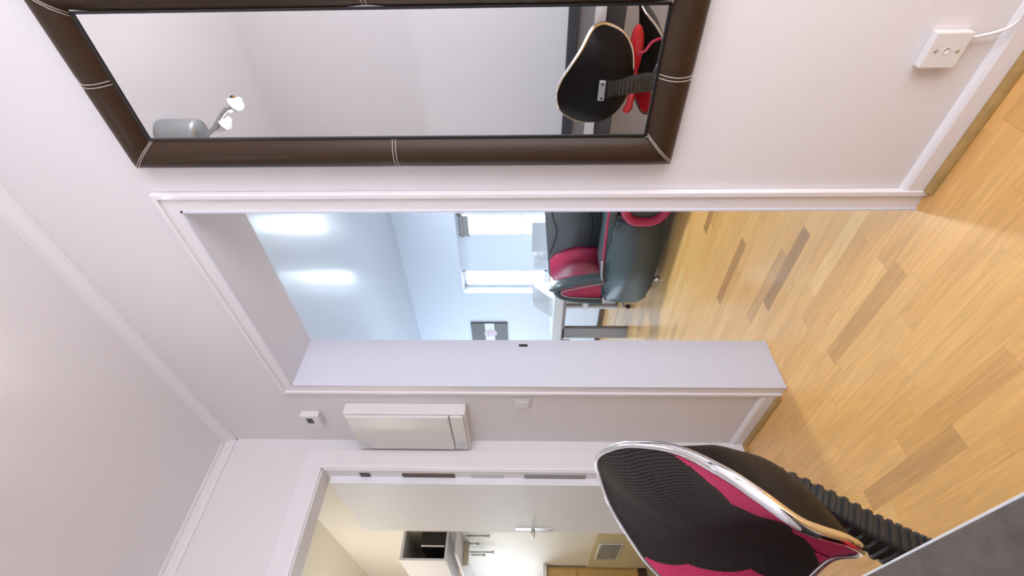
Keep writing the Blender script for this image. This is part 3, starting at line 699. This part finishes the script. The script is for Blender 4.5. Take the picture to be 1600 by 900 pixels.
# ------------------------------------------------------------------ kitchen furniture
t = thing('wall_cupboard', 'white open ended wall cupboard high in the kitchen', 'cupboard', (-2.0, .0, 1.68))
bm = newb(-2.45, -1.6, -.14, .069, 2.00, 2.02); box(bm, -2.45, -1.6, -.14, .069, 1.675, 1.69); box(bm, -2.45, -1.6, -.14, -.125, 1.69, 2.0); box(bm, -2.45, -2.435, -.125, .069, 1.69, 2.0)
obj('carcass', bm, 'kcup', t)
obj('inner_panel', newb(-2.43, -1.61, .06, .068, 1.69, 2.0), 'cabin', t, label='cream inner panel')
t = thing('microwave', 'black microwave inside the open end of the wall cupboard', 'microwave', (-1.8, 0, 1.692))
obj('body', newb(-2.0, -1.62, -.045, .058, 1.692, 1.88, .008, 3), 'black', t)
obj('front_trim', newb(-1.622, -1.612, -.044, -.034, 1.70, 1.875), 'chrome', t, label='bright trim')
t = thing('wall_shelf', 'long pale shelf board below the wall cupboard', 'shelf', (-2.1, 0, 1.57))
obj('board', newb(-2.9, -1.52, -.12, .069, 1.585, 1.605, .003), 'kcup', t)
obj('bracket', newb(-1.9, -1.88, -.10, .069, 1.54, 1.585, .002), 'cabin', t)
for k, (x, y, zl) in enumerate(((-1.66, .05, .16), (-1.80, .035, .07), (-2.0, .03, .18), (-2.08, .03, .10))):
    bm = bmesh.new(); tube(bm, [(x, y, 1.583), (x, y, 1.535)], .003, 6); tube(bm, [(x, y, 1.54), (x, y, 1.54-zl)], .007, 8)
    lathe(bm, [(.012, 0), (.014, .01), (.006, .02)], (x, y, 1.54-zl-.015), (0, 0, 1), 12)
    tag(obj('kitchen_utensil', bm, 'steel', None, True), 'steel kitchen utensil hanging under the shelf, ' + ('nearest the door', 'shortest one', 'longest one', 'farthest from the door')[k], 'utensil', 'utensils hanging under the kitchen shelf')
t = thing('base_cabinet', 'oak kitchen base cabinet under the window with a pale worktop', 'cabinet', (-2.7, -.5, 0))
obj('carcass', newb(-3.09, -2.52, -1.6, .06, .09, .90), 'oakf', t)
obj('worktop', newb(-3.09, -2.48, -1.62, .068, .90, .935, .003), 'white', t)
obj('plinth', newb(-3.05, -2.56, -1.6, .06, .005, .09), 'brown', t)
for k in range(3):
    for j, (z0, z1) in enumerate(((.11, .62), (.635, .885))):
        y1 = .04-k*.42; f = obj('drawer' if j else 'door', newb(-2.52, -2.502, y1-.405, y1, z0, z1, .003), 'oakf', t)
        bm = bmesh.new(); tube(bm, [(-2.49, y1-.3, (z0+z1)/2 if j else z1-.05), (-2.49, y1-.1, (z0+z1)/2 if j else z1-.05)], .005, 8); obj('handle', bm, 'steel', f)
t = thing('oak_wall_unit', 'small oak wall unit hanging above the kitchen window', 'cabinet', (-2.95, -.3, 1.64))
obj('carcass', newb(-3.09, -2.85, -1.0, -.0, 1.64, 1.86, .003), 'oakf', t)
obj('door', newb(-2.85, -2.835, -.49, -.01, 1.65, 1.85, .002), 'oakf', t)
t = thing('floor_register', 'beige boxed duct with a dark slatted grille low on the kitchen wall', 'vent', (-1.9, .04, 0))
obj('housing', newb(-2.40, -1.45, .03, .069, .005, .56, .004), 'beige', t)
obj('grille_frame', newb(-2.14, -1.72, .022, .03, .33, .52, .003), 'white', t)
obj('grille_field', newb(-2.12, -1.74, .020, .022, .345, .505), 'dgrey', t)
bm = bmesh.new()
for k in range(9): box(bm, -2.12, -1.74, .016, .020, .350+k*.018, .355+k*.018)
obj('slats', bm, 'lgrey', t)
# dark shelving seen through the gap behind the open door
t = thing('spice_rack', 'dark brown rack seen through the gap beside the open kitchen door', 'rack', (-.5, .03, .3))
bm = newb(-1.0, -.3, .055, .069, .35, 1.9)
obj('back_board', bm, 'brown', t)
for z in (.5, .85, 1.2, 1.55, 1.88):
    obj('shelf_board', newb(-1.0, -.3, -.02, .055, z, z+.02), 'oakf', t)
